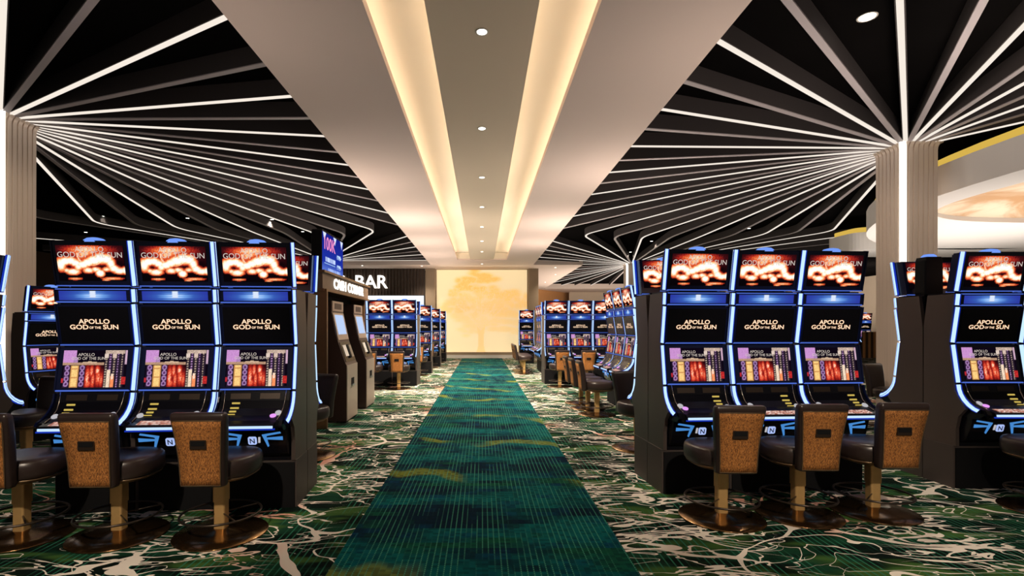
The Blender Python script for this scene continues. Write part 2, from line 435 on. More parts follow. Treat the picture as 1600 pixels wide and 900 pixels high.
def strip(path, s):
    """light tube on the chamfered side edge of a section; path of (f, h)"""
    b = MB(M['led_halo'], M['led_core'], M['navy'])  # outer blue faces are the tube's painted halo
    rings = []; m = len(path)
    for i in range(m):
        a, c = path[max(i-1, 0)], path[min(i+1, m-1)]
        d = Vector((0, -(c[0]-a[0]), c[1]-a[1])).normalized(); n = Vector((1, 0, 0)).cross(d)
        if n.y > 0: n = -n
        P = Vector((0, -path[i][0], path[i][1]))
        rings.append([P + n * q + Vector((s * x, 0, 0)) for x, q in ((.300, .006), (.312, .008), (.317, .001), (.330, -.018), (.334, -.025), (.337, -.032), (.320, -.037), (.300, -.042))])
    vs = [[b.bm.verts.new(c) for c in r] for r in rings]
    for k in range(m - 1):
        for i in range(8):
            j = (i + 1) % 8; b.face((vs[k][i], vs[k][j], vs[k+1][j], vs[k+1][i]), (2, 0, 1, 1, 0, 1, 0, 2)[i])
    b.face(vs[0], 2); b.face(vs[-1][::-1], 2)
    return b
SWEEP = [(.408, 1.035), (.415, .99), (.432, .945), (.462, .90), (.505, .86), (.555, .83), (.60, .815)]
DECK = [(.395, 1.04), (.418, .96), (.455, .895), (.52, .845), (.60, .815), (.665, .80)]
def bend(path, k=4):
    return path
def make_machine(mir, touch=True):
    root = empty('slot_machine')
    b = MB(M['grey_dark'], M['black_matte'])
    b.box(-.338, .338, -.355, -.004, 0, .42, 0); b.box(-.322, .322, -.372, -.355, .0, .40, 1)  # black front sheet stands in for shade on the plinth front
    b.build('plinth', root)
    for s in (-1, 1):
        q = MB(M['grey'])
        poly = [(-.004, .42), (-.004, 1.60), (-.05, 1.93), (-.352, 1.93), (-.34, 1.80), (-.296, 1.435), (-.352, 1.05), (-.36, .97), (-.40, .90), (-.44, .86), (-.47, .80), (-.40, .72), (-.372, .60), (-.372, .42)]
        q.prism(poly, s * .296, s * .330); q.build('side_panel', root)
    c = MB(M['black'])
    c.prism([(-.02, .42), (-.02, 1.945), (-.36, 1.945), (-.355, 1.80), (-.305, 1.435), (-.355, 1.05), (-.40, .96), (-.40, .80), (-.36, .50), (-.36, .42)], -.296, .296)
    c.box(-.22, .22, -.34, -.20, 1.945, 1.965)
    c.build('cabinet', root)
    # topper with its two pictures, dome lamp and side lights
    tp = housing('topper', .15).build('topper', root)
    fm, hh = sec_frame('topper', .003)
    g = MB(M['scr'], M['white_txt']); g.grid(FIREP, fm, .545, hh - .085)
    def at(f, x, y, l=.002): o, ux, uy, n = f; return (o + ux * x + uy * y + n * l, ux, uy, n)
    g.text('APOLLO', at(fm, 0, .098), .062, 1, 0); g.text('GOD OF THE SUN', at(fm, 0, .050), .066, 1, 0, squeeze=.98)
    g.build('screen', tp, recalc=False)
    o, ux, uy, n = fm
    rf = (o - n * .156, -ux, uy, -n)
    g = MB(M['scr'], M['white_txt']); g.grid(FIREP, rf, .545, hh - .085)
    g.text('APOLLO', at(rf, 0, .098), .062, 1, 0); g.text('GOD OF THE SUN', at(rf, 0, .050), .066, 1, 0, squeeze=.98)
    g.build('rear_screen', tp, recalc=False)
    dl = MB(M['dome']); dl.lathe([(.085, 2.325), (.082, 2.345), (.062, 2.362), (.03, 2.370), (.002, 2.372)], 20, 0, (0, -.37, 0)); dl.build('dome_lamp', tp)
    def side_lights(k, par):
        (h0, f0), (h1, f1) = SEC[k]
        for s in (-1, 1):
            pth = [(f0 + (f1-f0)*q, h0 + (h1-h0)*q) for q in (0, .04, .5, .96, 1)]
            strip(pth, s).build('side_light', par)
    def line(k, top, par, x=.30, hgt=.008):
        (h0, f0), (h1, f1) = SEC[k]; h, f = (h1, f1) if top else (h0, f0)
        e = MB(M['led_line']); e.box(-x, x, -f - .006, -f + .01, h - hgt/2, h + hgt/2); e.build('edge_light', par)
    side_lights('topper', tp); line('topper', False, tp)
    e = MB(M['led_line']); e.box(-.30, .30, -.385 + .142, -.385 + .158, 1.952, 1.960); e.build('edge_light', tp)
    # narrow blue light bar
    lb = housing('bar', .10).build('light_bar', root)
    fm, hh = sec_frame('bar', .003); g = MB(M['scr']); g.grid(BARP, fm, .55, hh - .03); g.build('screen', lb, recalc=False)
    side_lights('bar', lb); line('bar', True, lb); line('bar', False, lb, .30, .011)
    # upper display with the game's name
    ld = housing('logo', .10).build('logo_display', root)
    fm, hh = sec_frame('logo', .003); hh_ = hh
    g = MB(M['black'], M['title'], M['title_rim']); o, ux, uy, n = fm
    g.plate([(-.285, -hh/2+.02), (.285, -hh/2+.02), (.285, hh/2-.02), (-.285, hh/2-.02)], fm, .001)
    for txt, y, sz, x, sq in (('APOLLO', .010, .056, 0, 1.2), ('GOD', -.038, .056, -.128, 1.2), ('OF THE', -.034, .028, .002, 1.0), ('SUN', -.038, .056, .132, 1.2)):
        g.text(txt, at(fm, x, y, .002), sz, 2, .035, squeeze=sq); g.text(txt, at(fm, x, y, .003), sz, 1, .012, squeeze=sq)
    g.build('screen', ld, recalc=False)
    side_lights('logo', ld); line('logo', False, ld, .30, .010)
    # main display with the game
    gd = housing('game', .10).build('game_display', root)
    fm, hh = sec_frame('game', .003)
    g = MB(M['scr'], M['white_txt']); g.grid(GAMEP, fm, .525, hh - .055)
    g.text('APOLLO', at(fm, -.075, .110, .002), .036, 1, 0); g.text('GOD OF THE SUN', at(fm, -.055, .078, .002), .034, 1, 0)
    g.build('screen', gd, recalc=False)
    side_lights('game', gd); line('game', False, gd, .30, .011)
    # button deck
    dk = MB(M['black'])
    dk.prism([(-f, h) for f, h in DECK] + [(-.68, .79), (-.682, .755), (-.66, .735), (-.55, .725), (-.40, .72)], -.292, .292)
    bmesh.ops.bevel(dk.bm, geom=[e for e in dk.bm.edges if abs(e.verts[0].co.x - e.verts[1].co.x) < .01 and min(e.verts[0].co.y, e.verts[1].co.y) < -.66 and e.calc_length() < .06 and abs(e.verts[0].co.x) > .2], offset=.05, segments=3, affect='EDGES')
    dk = dk.build('button_deck', root)
    for s in (-1, 1):
        strip(SWEEP, s).build('side_light', dk)
        tr = MB(M['chrome']); tr.tube([(s * (.262 - .02 * i / 4), -f - .004, h + .004) for i, (f, h) in enumerate(DECK[:5])], .0045, 6); tr.build('trim_rail', dk)
    l = MB(M['led_lip']); l.box(-.235, .235, -.690, -.672, .764, .784); l.build('lip_light', dk)
    l = MB(M['led_halo']); l.box(-.25, .25, -.687, -.672, .750, .762); l.build('edge_light', dk)
    def deck_pt(u):
        i = min(int(u), len(DECK) - 2); q = u - i; a, c = DECK[i], DECK[i+1]
        P = Vector((0, -(a[0] + (c[0]-a[0])*q), a[1] + (c[1]-a[1])*q)); d = Vector((0, -(c[0]-a[0]), c[1]-a[1])).normalized()
        return P, d, Vector((1, 0, 0)).cross(-d)
    def pad(name, x, u, w, h, mat, th=.008, par=None):
        P, d, n = deck_pt(u); f = (P + Vector((x, 0, 0)) - n * .001, Vector((1, 0, 0)), -d, n)
        MB(mat).plate([(-w/2, -h/2), (w/2, -h/2), (w/2, h/2), (-w/2, h/2)], f, th).build(name, par or dk)
    for k, (u, w) in enumerate(((1.35, .066), (1.95, .070), (2.45, .056), (2.85, .066))):
        pad('bill_slot_light', mir * (.155 + .004 * k), u, w, .014 if k < 3 else .005, M['yellow'])
    for s in (-1, 1): pad('speaker_plate', s * .125, .55, .17, .05, M['plate'], .003)
    for name, x, u, mat in (('spin_button', -mir * .19, 3.15, M['purple']), ('button', -mir * .225, 2.7, M['white_btn']), ('button', mir * .225, 2.9, M['white_btn'])):
        P, d, n = deck_pt(u); bb = MB(mat)
        bb.lathe([(.026, 0), (.026, .010), (.018, .014), (.001, .015)], 14)
        ob = bb.build(name, dk); ob.location = P + Vector((x, 0, 0)); ob.rotation_euler = n.to_track_quat('Z', 'Y').to_euler()
    if touch:
        P, d, n = deck_pt(4.35); g = MB(M['scr']); g.grid(TOUCHP, (P + n * .003, Vector((1, 0, 0)), -d, n), .36, .085); g.build('touch_panel', dk, recalc=False)
    # belly below the deck
    be = MB(M['black']); arc = [(-.60, .73), (-.53, .722), (-.498, .71), (-.465, .58), (-.43, .50), (-.374, .46)]
    be.prism([(-.36, .73)] + arc + [(-.36, .46)], -.285, .285); be = be.build('belly_panel', root)
    up = Vector((0, -.033, .13)).normalized(); bf = (Vector((0, -.4765, .622)), Vector((1, 0, 0)), up, Vector((1, 0, 0)).cross(up))
    for s in (1, -1):
        k = MB(M['led_brk'])
        for poly in ([(.083,.055),(.237,.081),(.244,.067),(.133,.046),(.118,.040)], [(.083,.055),(.118,.045),(.137,-.052),(.126,-.060)], [(.120,.026),(.256,.037),(.256,.004),(.126,.011)]):
            k.plate([(s * x, y) for x, y in (poly if s > 0 else poly[::-1])], bf, .006)
        k.build('bracket_light', be)
    e = MB(M['emblem'], M['emblem_ink'])
    e.plate([(-.026,-.036),(.026,-.036),(.036,-.026),(.036,.026),(.026,.036),(-.026,.036),(-.036,.026),(-.036,-.026)], bf, .006)
    e.text('N', at(bf, 0, -.022, .0075), .062, 1, .02); e.build('emblem', be, recalc=False)
    k = MB(M['white_btn']); k.plate([(-.008,-.026),(.008,-.026),(.012,.026),(-.004,.026)], at(bf, -mir * .056, .006, 0), .006); k.build('latch', be)
    return root
PITCH = .68

# ------------------------------------------------------------------ gaming chair
def rrect(w, d, r, n=4):
    pts = []
    for cx, cy, a0 in ((w-r, d-r, 0), (-w+r, d-r, 90), (-w+r, -d+r, 180), (w-r, -d+r, 270)):
        for i in range(n+1):
            a = R(a0 + 90 * i / n); pts.append((cx + r * math.cos(a), cy + r * math.sin(a)))
    return pts
def back_y(h):
    q = (h - .45) / .54
    return -.255 - .035 * q - .075 * max(0, q - .35) ** 1.5
def back_w(h):
    q = (h - .45) / .54
    return .163 + .012 * q + .042 * max(0, q - .3) ** 1.3
def make_chair():
    root = empty('gaming_chair')
    b = MB(M['brass_dark']); b.lathe([(.335, 0), (.34, .006), (.336, .012), (.20, .024), (.07, .040), (.052, .05)], 48); b.build('base', root)
    b = MB(M['brass'])
    b.loft([[(x, y, h) for x, y in rrect(w, w, .014)] for h, w in ((.04, .042), (.255, .042), (.257, .047), (.455, .047))], 0, False); b.build('pole', root)
    b = MB(M['rail']); b.tube([(.285 * math.cos(a), .285 * math.sin(a) , .165) for a in [2*math.pi*i/40 for i in range(40)]], .009, 8, 0, True)
    for k in range(4):
        a = R(45 + 90 * k); b.tube([(.045*math.cos(a), .045*math.sin(a), .165), (.283*math.cos(a), .283*math.sin(a), .165)], .006, 6)
    b.build('foot_ring', root)
    def seat_ring(h, k, oy=.03):
        pts = []
        for i in range(40):
            a = 2*math.pi*i/40; ca, sa = math.cos(a), math.sin(a)
            e = .78
            pts.append((.275 * k * math.copysign(abs(ca)**e, ca), oy + .265 * k * math.copysign(abs(sa)**e, sa), h))
        return pts
    b = MB(M['leather'])
    b.loft([seat_ring(h, k) for h, k in ((.475, .93), (.49, .985), (.53, 1.0), (.57, 1.0), (.60, .975), (.615, .93), (.623, .80), (.626, .4))]); b.build('seat', root)
    b = MB(M['bronze']); b.loft([seat_ring(h, k) for h, k in ((.425, .55), (.445, .80), (.465, .93), (.476, .945))]); b.build('seat_shell', root)
    b = MB(M['leather'])
    rings = []
    for h, kw, kd in ((.445, .86, .6), (.452, .97, .9), (.465, 1, 1), (.55, 1, 1.05), (.65, 1, 1.1), (.75, 1, 1.1), (.85, 1, 1.05), (.93, 1, 1), (.962, .99, .95), (.98, .965, .8), (.990, .92, .55), (.993, .85, .3)):
        rings.append([(x * 1, back_y(h) + y, h) for x, y in rrect(back_w(h) * kw, .042 * kd, min(.03, .028 * kd))])
    b.loft(rings); bk = b.build('backrest', root)
    # tweed panel with piping and the dark handle plate on the outer face
    p = MB(M['tweed']); hs = [.462 + .475 * i / 10 for i in range(11)]
    rows = []
    for h in hs:
        w = back_w(h) - .022; y = back_y(h) - .042 * (1.0 + .1 * math.sin((h-.45)/.54*math.pi)) - .006
        rows.append([(w * q, y, h) for q in (-1, -.5, 0, .5, 1)])
    vs = [[p.bm.verts.new(c) for c in r] for r in rows]; v2 = [[p.bm.verts.new((c[0], c[1] + .012, c[2])) for c in r] for r in rows]
    for i in range(10):
        for j in range(4): p.face((vs[i][j], vs[i][j+1], vs[i+1][j+1], vs[i+1][j]), 0, True)
        for j in (0, 4): p.face((vs[i][j], vs[i+1][j], v2[i+1][j], v2[i][j]))
    for i in (0, 10):
        for j in range(4): p.face((vs[i][j], vs[i][j+1], v2[i][j+1], v2[i][j]))
    pn = p.build('back_panel', bk)
    pp = MB(M['bronze']); loop = [rows[i][0] for i in range(11)] + [rows[10][j] for j in range(1, 5)] + [rows[i][4] for i in range(9, -1, -1)] + [rows[0][j] for j in (3, 2, 1)]
    pp.tube([(x, y + .002, z) for x, y, z in loop], .0045, 6, 0, True); pp.build('piping', bk)
    h = .765; y = back_y(h) - .054
    hp = MB(M['plate'], M['black_matte']); hp.box(-.058, .058, y - .006, y + .01, h - .032, h + .032, 0); hp.box(-.048, .048, y - .010, y - .004, h - .008, h + .024, 1); hp.build('handle_plate', bk)
    return root

# ------------------------------------------------------------------ prototypes and placement
protoR, protoL = make_machine(1), make_machine(-1)
protoRe, protoLe = make_machine(1, False), make_machine(-1, False)
protoC = make_chair()
index_children()
USED = set()
def place(proto, x, y, rz, label, cat, group):
    o = proto if proto.name not in USED else dup(proto)
    USED.add(proto.name); USED.add(o.name)
    o.location = (x, y, 0); o.rotation_euler = (0, 0, rz)
    return tag(o, label, cat, group)
def bank(protos, x, y, rz, labels, group, start=0):
    """x, y: back corner at the left end as its player sees it; machines follow to the player's right"""
    d = Vector((math.cos(rz), math.sin(rz)))
    for i, lab in enumerate(labels):
        if lab is None: continue
        c = Vector((x, y)) + d * (PITCH * (i + .5))
        place(protos[min(i, len(protos)-1)], c.x, c.y, rz, lab, 'slot machine', group)
def chair(x, y, rz, label, group):
    place(protoC, x, y, rz, label, 'chair', group)

A1 = R(4.0)
# front left bank, its aisle end at x = -1.67
xl, yl = -1.67 - 3 * PITCH * math.cos(A1), 4.91 - 3 * PITCH * math.sin(A1)
bank([protoL, protoL, protoLe], xl, yl, A1, ['blue-lit slot machine at the outer end of the front left bank',
     'blue-lit slot machine in the middle of the front left bank of three', 'blue-lit slot machine at the aisle end of the front left bank'], 'front left bank of slot machines')
bank([protoL], -1.67, 4.915, A1 + math.pi, ['slot machine facing away behind the aisle end of the front left bank'], 'slot machines facing away')
# front right bank
bank([protoRe, protoR, protoR], 1.70, 5.27, A1, ['blue-lit slot machine at the aisle end of the front right bank',
     'blue-lit slot machine in the middle of the front right bank of three', 'blue-lit slot machine at the outer end of the front right bank'], 'front right bank of slot machines')
bank([protoR], 1.70 + PITCH * math.cos(A1), 5.275 + PITCH * math.sin(A1), A1 + math.pi, ['slot machine facing away behind the aisle end of the front right bank'], 'slot machines facing away')
# bank at the right edge of the frame
bank([protoR, protoR], 4.68, 5.44, 0, ['slot machine near the right edge, its dark side panel in view', 'slot machine cut off by the right edge, second in the far right bank'], 'far right bank of slot machines')
bank([protoR, protoR], 4.68 + 2*PITCH, 5.445, math.pi, [None, 'slot machine facing away in front of the lit right column, screen beside a black housing'], 'slot machines facing away')
bank([protoR], 4.68 + 2*PITCH, 5.445, math.pi, ['slot machine facing away behind the machine cut off by the right edge'], 'slot machines facing away')
# bank at the left edge: only its rear machine shows
bank([protoL], -4.86, 4.85, math.pi, ['slot machine cut off by the left edge, only its blue side light in view'], 'slot machines facing away')
# bank by the left column, facing the aisle
bank([protoL], -6.62, 7.15, R(68), ['slot machine standing by the left column, partly hidden behind the front left bank'], None)
[o for o in COL.objects if o.get('label', '').startswith('slot machine standing by the left column')][0].scale = (.93, .93, .93)
# right bank turned to the aisle
bank([protoR]*3, 3.08, 9.05 + 3*PITCH, -math.pi/2, ['slot machine turned to the aisle on the right, farthest of three, beyond two others', 'slot machine turned to the aisle on the right, middle one of three',
     'slot machine turned to the aisle on the right, nearest of three'], 'three slot machines turned to the aisle')
# second right bank facing us
bank([protoR]*3, 1.75, 14.75, 0, ['small distant slot machine at the aisle end of the second right bank', 'small distant slot machine in the middle of the second right bank', 'distant slot machine half hidden behind machines turned to the aisle'], 'second right bank of slot machines')
bank([protoR], 1.75 + PITCH, 14.755, math.pi, ['distant slot machine facing away behind the second right bank'], 'slot machines facing away')
# far right: one facing us, two turned to the aisle
bank([protoR]*3, 2.45, 17.3 + 3*PITCH, -math.pi/2, ['tiny slot machine turned to the aisle on the far right, farthest of three', 'tiny slot machine turned to the aisle on the far right, middle of three', 'tiny slot machine turned to the aisle on the far right, nearest of three'], 'far right slot machines turned to the aisle')
bank([protoR], 1.62, 22.9, 0, ['tiny slot machine beside the right pier, nearest the pale tree mural on the right'], 'far slot machines facing us')
bank([protoR], 20.05, 27.6, 0, ['tiny distant slot machine seen between the front right bank and the lit column'], None)
# left banks behind the cash kiosks
for k, (x, y, n) in enumerate(((-1.76, 14.3, 3), (-1.72, 18.0, 2), (-1.68, 21.2, 2), (-1.66, 24.2, 2))):
    nm = ('second left bank past the kiosks', 'third left bank', 'fourth left bank', 'last left bank near the mural')[k]
    labs = ['distant slot machine at the aisle end, ' + nm]
    if n > 1: labs = ['distant slot machine second from the aisle, ' + nm] + labs
    if n > 2: labs = ['distant slot machine half hidden behind the second cash kiosk'] + labs
    bank([protoL], x - n * PITCH, y, 0, labs, 'left banks of distant slot machines')
bank([protoL], -1.76, 14.305, math.pi, ['distant slot machine facing away behind the second left bank'], 'slot machines facing away')

GC = 'copper-backed gaming chairs'
for x, y, rz, lab in (
    (-3.52, 3.92, .02, 'copper-backed gaming chair at the left edge, in front of the outer machine'),
    (-2.79, 3.94, .02, 'copper-backed gaming chair in the middle of the front left row'),
    (-2.02, 3.97, .02, 'copper-backed gaming chair in the front left row, nearest the aisle'),
    (2.01, 4.30, -.03, 'copper-backed gaming chair in the front right row, nearest the aisle'),
    (2.695, 4.37, -.02, 'copper-backed gaming chair in the middle of the front right row'),
    (3.39, 4.44, -.02, 'copper-backed gaming chair at the outer end of the front right row'),
    (4.95, 4.46, 0, 'gaming chair cut off by the right edge, only its seat and base in view'),
    (-2.17, 6.35, math.pi - .45, 'dark gaming chair facing us behind the aisle end of the front left bank'),
    (2.06, 6.75, math.pi + .3, 'dark gaming chair facing us behind the aisle end of the front right bank'),
    (6.62, 8.25, math.pi + .3, 'dark gaming chair facing us beside the lit right column'),
    (-5.32, 5.98, math.pi - .2, 'dark gaming chair facing us behind the outer machine of the front left bank'),
    (2.10, 9.35, -math.pi/2, 'copper-backed chair at the nearest machine turned to the aisle'),
    (2.08, 10.05, -math.pi/2, 'copper-backed chair at the middle machine turned to the aisle'),
    (2.08, 10.75, -math.pi/2, 'copper-backed chair at the farthest of the machines turned to the aisle'),
    (2.09, 13.75, .05, 'small copper-backed chair at the aisle end of the second right bank'),
    (2.80, 13.75, 0, 'small copper-backed chair second from the aisle at the second right bank'),
    (1.46, 17.7, -math.pi/2, 'tiny copper-backed chair on the far right, nearest of three by the runner'),
    (1.46, 18.4, -math.pi/2, 'tiny copper-backed chair on the far right, middle of three by the runner'),
    (1.46, 19.1, -math.pi/2, 'tiny copper-backed chair on the far right, farthest of three by the runner'),
    (-2.15, 13.25, 0, 'small copper-backed chair at the second left bank, nearest the aisle'),
    (-2.85, 13.25, 0, 'small copper-backed chair half hidden behind the second cash kiosk'),
    (-2.08, 17.0, 0, 'tiny copper-backed chair at the third left bank'),
    (-2.04, 20.2, 0, 'tiny copper-backed chair at the fourth left bank'),
    (-2.02, 23.2, 0, 'tiny copper-backed chair at the last left bank near the mural'),
): chair(x, y, rz, lab, GC)

# black housing with a blue dome above the far right bank's side
hb = empty('lamp_housing', (4.80, 5.50, 0.006)); tag(hb, 'black box with a blue dome lamp between toppers of the far right bank', 'lamp housing')
b = MB(M['black_matte']); b.loft([[(x, y, h) for x, y in rrect(w, .07, .015)] for h, w in ((1.94, .095), (1.97, .10), (2.30, .095), (2.34, .08))], 0, False)
b.build('housing', hb)
b = MB(M['dome']); b.lathe([(.068, 2.34), (.064, 2.355), (.045, 2.372), (.002, 2.378)], 18); b.build('dome_lamp', hb)

# ------------------------------------------------------------------ room shell
SOF, RIB, TOP = 4.6, 4.75, 4.98
END = 26.7
struct(MB(M['carpet']).box(-20, 26, -1, 50, -.08, 0).build('floor'), 'dark green carpet with white and pink branching veins', 'floor')
rn = MB(M['runner']).box(-1.0, 1.02, 0.5, 26.2, 0.0005, .008).build('carpet_runner'); tag(rn, 'long teal and green woven carpet runner down the aisle', 'carpet', None, 'structure')
struct(MB(M['dark_ceiling']).box(-20, 26, -1, 50, TOP, TOP + .1).build('ceiling'), 'black ceiling behind the radiating blades', 'ceiling')
b = MB(M['white_soffit'], M['cream_panel'], M['cove'])
ZE = 22.9
for s in (-1, 1):
    x0, x1 = sorted((s * 1.1, s * 2.48)); b.box(x0, x1, -1, ZE, SOF, SOF + .06)
    x0, x1 = sorted((s * 2.44, s * 2.48)); b.box(x0, x1, -1, 24.7, SOF + .06, TOP)
    x0, x1 = sorted((s * 1.1, s * 1.13)); b.box(x0, x1, -1, ZE, SOF + .06, SOF + .10)
    x0, x1 = sorted((s * 1.36, s * 1.40)); b.box(x0, x1, -1, ZE, SOF + .06, 4.96, 2)
b.box(-2.48, 2.48, ZE, END, SOF, SOF + .06); b.box(-1.36, 1.36, ZE, ZE + .04, SOF + .06, 4.96, 2)
b.box(-1.36, 1.36, -1, ZE, 4.92, 4.96, 2)
b.box(-.53, .53, -1, ZE - .25, SOF - .0, SOF + .06, 1)
b.box(-.30, .30, -1, ZE - .25, SOF + .06, 4.92, 1)
struct(b.build('trim_1'), 'pinkish white aisle soffit with two glowing coves', 'soffit')
lg = empty('cove_light', (0, 0, SOF)); tag(lg, 'warm light lines hidden in the two coves above the aisle', 'light')
for x in (-1.22, -.42, .42, 1.22):
    MB(M['cove_led']).box(x - .02, x + .02, -1, ZE - .3, .075, .095).build('light_strip', lg)
# soffit fields beyond the blades
struct(MB(M['white_soffit']).box(-20, -2.48, 24.7, 27.2, SOF, TOP).build('trim_2'), 'white soffit over the bar front', 'soffit')
struct(MB(M['white_soffit']).box(2.48, 4.87, 24.7, 50, SOF, TOP).build('trim_3'), 'white soffit past the right pier', 'soffit')
struct(MB(M['white_soffit']).box(4.87, 26, 40, 50, SOF, TOP).build('trim_4'), 'far white soffit on the right', 'soffit')
# end wall with the tree mural, piers and ledge
struct(MB(M['cream_wall']).box(-2.95, 2.95, END, END + .3, 0, SOF).build('wall_end'))
def pic_tree():
    n = 150; ny = 140
    U, Vv = np.meshgrid(np.linspace(-1, 1, n), np.linspace(0, 1, ny)); rng = np.random.RandomState(12)
    D = np.zeros((ny, n))
    X = U * 1.0
    for x, y, sx, sy, a in ((-.05,.93,.30,.05,.85), (.10,.88,.32,.06,.8), (-.38,.84,.20,.07,.8), (-.30,.79,.24,.05,.75), (-.60,.72,.14,.05,.6), (.15,.74,.30,.07,.62), (.62,.70,.36,.07,.62),
                            (.85,.62,.18,.09,.55), (-.2,.68,.30,.10,.5), (.3,.60,.40,.10,.5), (-.55,.60,.30,.06,.5), (-.80,.52,.22,.05,.5), (-.45,.52,.25,.06,.5), (.55,.50,.40,.09,.5), (0,.52,.30,.10,.42),
                            (-.45,.42,.30,.05,.36), (.6,.36,.36,.05,.36), (-.2,.36,.35,.07,.32), (.45,.28,.38,.04,.36), (-.25,.26,.25,.04,.28), (.8,.24,.15,.03,.28)):
        k = np.zeros((ny, n)); 
        for _ in range(14):
            cx, cy = x + rng.randn() * sx * .45, y + rng.randn() * sy * .4
            k = np.maximum(k, np.exp(-(((X-cx)/(sx*.42))**2 + ((Vv-cy)/(sy*.55))**2) ** 1.4))
        D = np.maximum(D, a * k)
    D *= 1.0 + .5 * rng.rand(ny, n); D = np.minimum(D, .95)
    D = np.maximum(D, .52 * (np.abs(X + .02) < .055 + .05 * np.exp(-Vv * 22) + .03 * np.exp(-((Vv-.3)/.08)**2)) * (Vv < .34))
    for _ in range(34):
        a = rng.uniform(-1.05, 1.05); L = rng.uniform(.3, .62)
        for q in np.linspace(0, 1, 80):
            x = -.02 + math.sin(a) * L * 1.2 * q * (1 + .25 * q); y = .27 + math.cos(a * .8) * L * q
            j, i = int(y * (ny-1)), int((x + 1) / 2 * (n-1))
            if 0 <= j < ny and 0 <= i < n: D[j, i] = max(D[j, i], .40 * (1 - .5 * q)) if rng.rand() < .7 else min(D[j, i], .12)
    bgc = np.array((.93, .74, .43)); tr = np.array((.98, .53, .13))
    gl = np.exp(-(np.maximum(0, .33 - Vv) * 0)) 
    P = bgc[None, None] * (1 - D[..., None]) + tr[None, None] * D[..., None]
    return P
t = NT('amber tree mural with added glow'); at_ = t.n('ShaderNodeAttribute', attribute_name='Col')
bs = t.n('ShaderNodeBsdfPrincipled'); t.put(bs.inputs['Base Color'], at_.outputs['Color']); bs.inputs['Roughness'].default_value = .6
t.put(bs.inputs['Emission Color'], at_.outputs['Color']); bs.inputs['Emission Strength'].default_value = .70  # emission added so the print looks brighter than its lighting
t.t.links.new(bs.outputs[0], t.out.inputs[0]); t.m.cycles.emission_sampling = 'NONE'
b = MB(t.m, M['cream_wall']); b.box(-2.35, 2.35, END - .05, END - .002, .3005, SOF - .02, 1)
b.grid(pic_tree(), fr((0, END - .052, .30 + (SOF-.32)/2), (1, 0, 0), (0, 0, 1)), 4.7, SOF - .32)
mu = b.build('tree_mural', recalc=False); tag(mu, 'pale yellow mural of an orange spreading tree on the end wall', 'mural')
for s, nm in ((-1, 'pier on the left of the tree mural'), (1, 'pier on the right of the tree mural')):
    e = empty('stone_pier', (s * 2.65, END - .25, 0)); tag(e, 'tall square taupe stone ' + nm, 'pier', 'stone piers by the mural')
    MB(M['stone']).box(-.25, .25, -.2, .2, 0, SOF).build('shaft', e); MB(M['stone']).box(-.29, .29, -.24, .24, 0, .12).build('base', e)
struct(MB(M['stone'], M['plaster_white']).box(-2.34, 2.34, END - .30, END - .003, .16, .30, 0).box(-2.34, 2.34, END - .34, END - .003, .0, .16, 1).build('baseboard_end'))
# bar front on the left: slatted bulkhead with lit lettering over a bright back bar
b = MB(M['wall_brown'], M['slat']); b.box(-19, -2.95, 26.3, 26.5, 3.22, SOF, 0); x = -19
while x < -2.98:
    b.box(x, x + .07, 26.2, 26.3, 3.24, SOF - .02, 1); x += .16
b = b.build('bar_bulkhead'); tag(b, 'dark timber-slatted bulkhead over the bar', 'bulkhead')
e = empty('bar_sign', (-6.3, 26.12, 3.93)); tag(e, 'white lit letters reading BAR on the dark slatted bulkhead', 'sign')
for ch, x, w in (('S', -.87, 1), ('B', .06, 1), ('A', .62, 1), ('R', 1.20, 1)):
    q = MB(M['sign_white']); q.text(ch, fr((x, 0, -.34), (1, 0, 0), (0, 0, 1)), .93, 0, .012, .06); q.build('letter', e, recalc=False)
struct(MB(M['wall_brown']).box(-19, -2.95, 28.2, 28.4, 0, SOF).build('wall_bar'))
b = MB(M['bar_glow'], M['slat']); b.box(-9.5, -3.2, 28.1, 28.19, 2.35, 3.75, 0).box(-9.5, -3.2, 28.08, 28.19, 0, 2.35, 1); b = b.build('back_bar_panel'); tag(b, 'bright lit back bar panel below the slatted bulkhead', 'light panel')
b = MB(M['slat'], M['wall_brown']); b.box(-12, -3.2, 26.5, 27.0, 0, 1.05, 0).box(-12.1, -3.1, 26.35, 27.05, 1.05, 1.12, 1); b = b.build('bar_counter'); tag(b, 'dark bar counter under the lit back bar', 'counter')
b = MB(M['slat'], M['steel']); b.box(-9.2, -3.5, 27.95, 28.1, 2.62, 2.66, 0)
sh = b.build('bar_shelf', loc=(0, -.03, 0)); tag(sh, 'thin dark bottle shelf on the bright back bar', 'shelf')
struct(MB(M['wall_brown']).box(-20, -19.8, -1, 50, 0, TOP).build('wall_left'))
struct(MB(M['cream_wall']).box(25.8, 26, -1, 50, 0, TOP).build('wall_right'))
b = MB(M['wood']); b.prism([(0, 0), (0, SOF), (.2, SOF), (.2, 0)], 0, 9.0); w = b.build('wall_far', loc=(4.2, 40.3, 0)); w.rotation_euler = (0, 0, R(55)); struct(w)
struct(MB(M['cream_wall']).box(7.5, 26, 44, 44.2, 0, SOF).build('wall_back'))
# wooden screen in the far right gap
e = MB(M['wood'], M['wall_brown']); e.box(0, 1.3, 0, .03, 0, 1.35, 1)
for k in range(5): e.box(.04 + k * .27, .14 + k * .27, -.05, .0, 0, 1.35, 0)
e = e.build('slatted_screen', loc=(19.75 , 26.6, 0)); tag(e, 'low slatted timber screen under the tiny distant slot machine', 'screen')

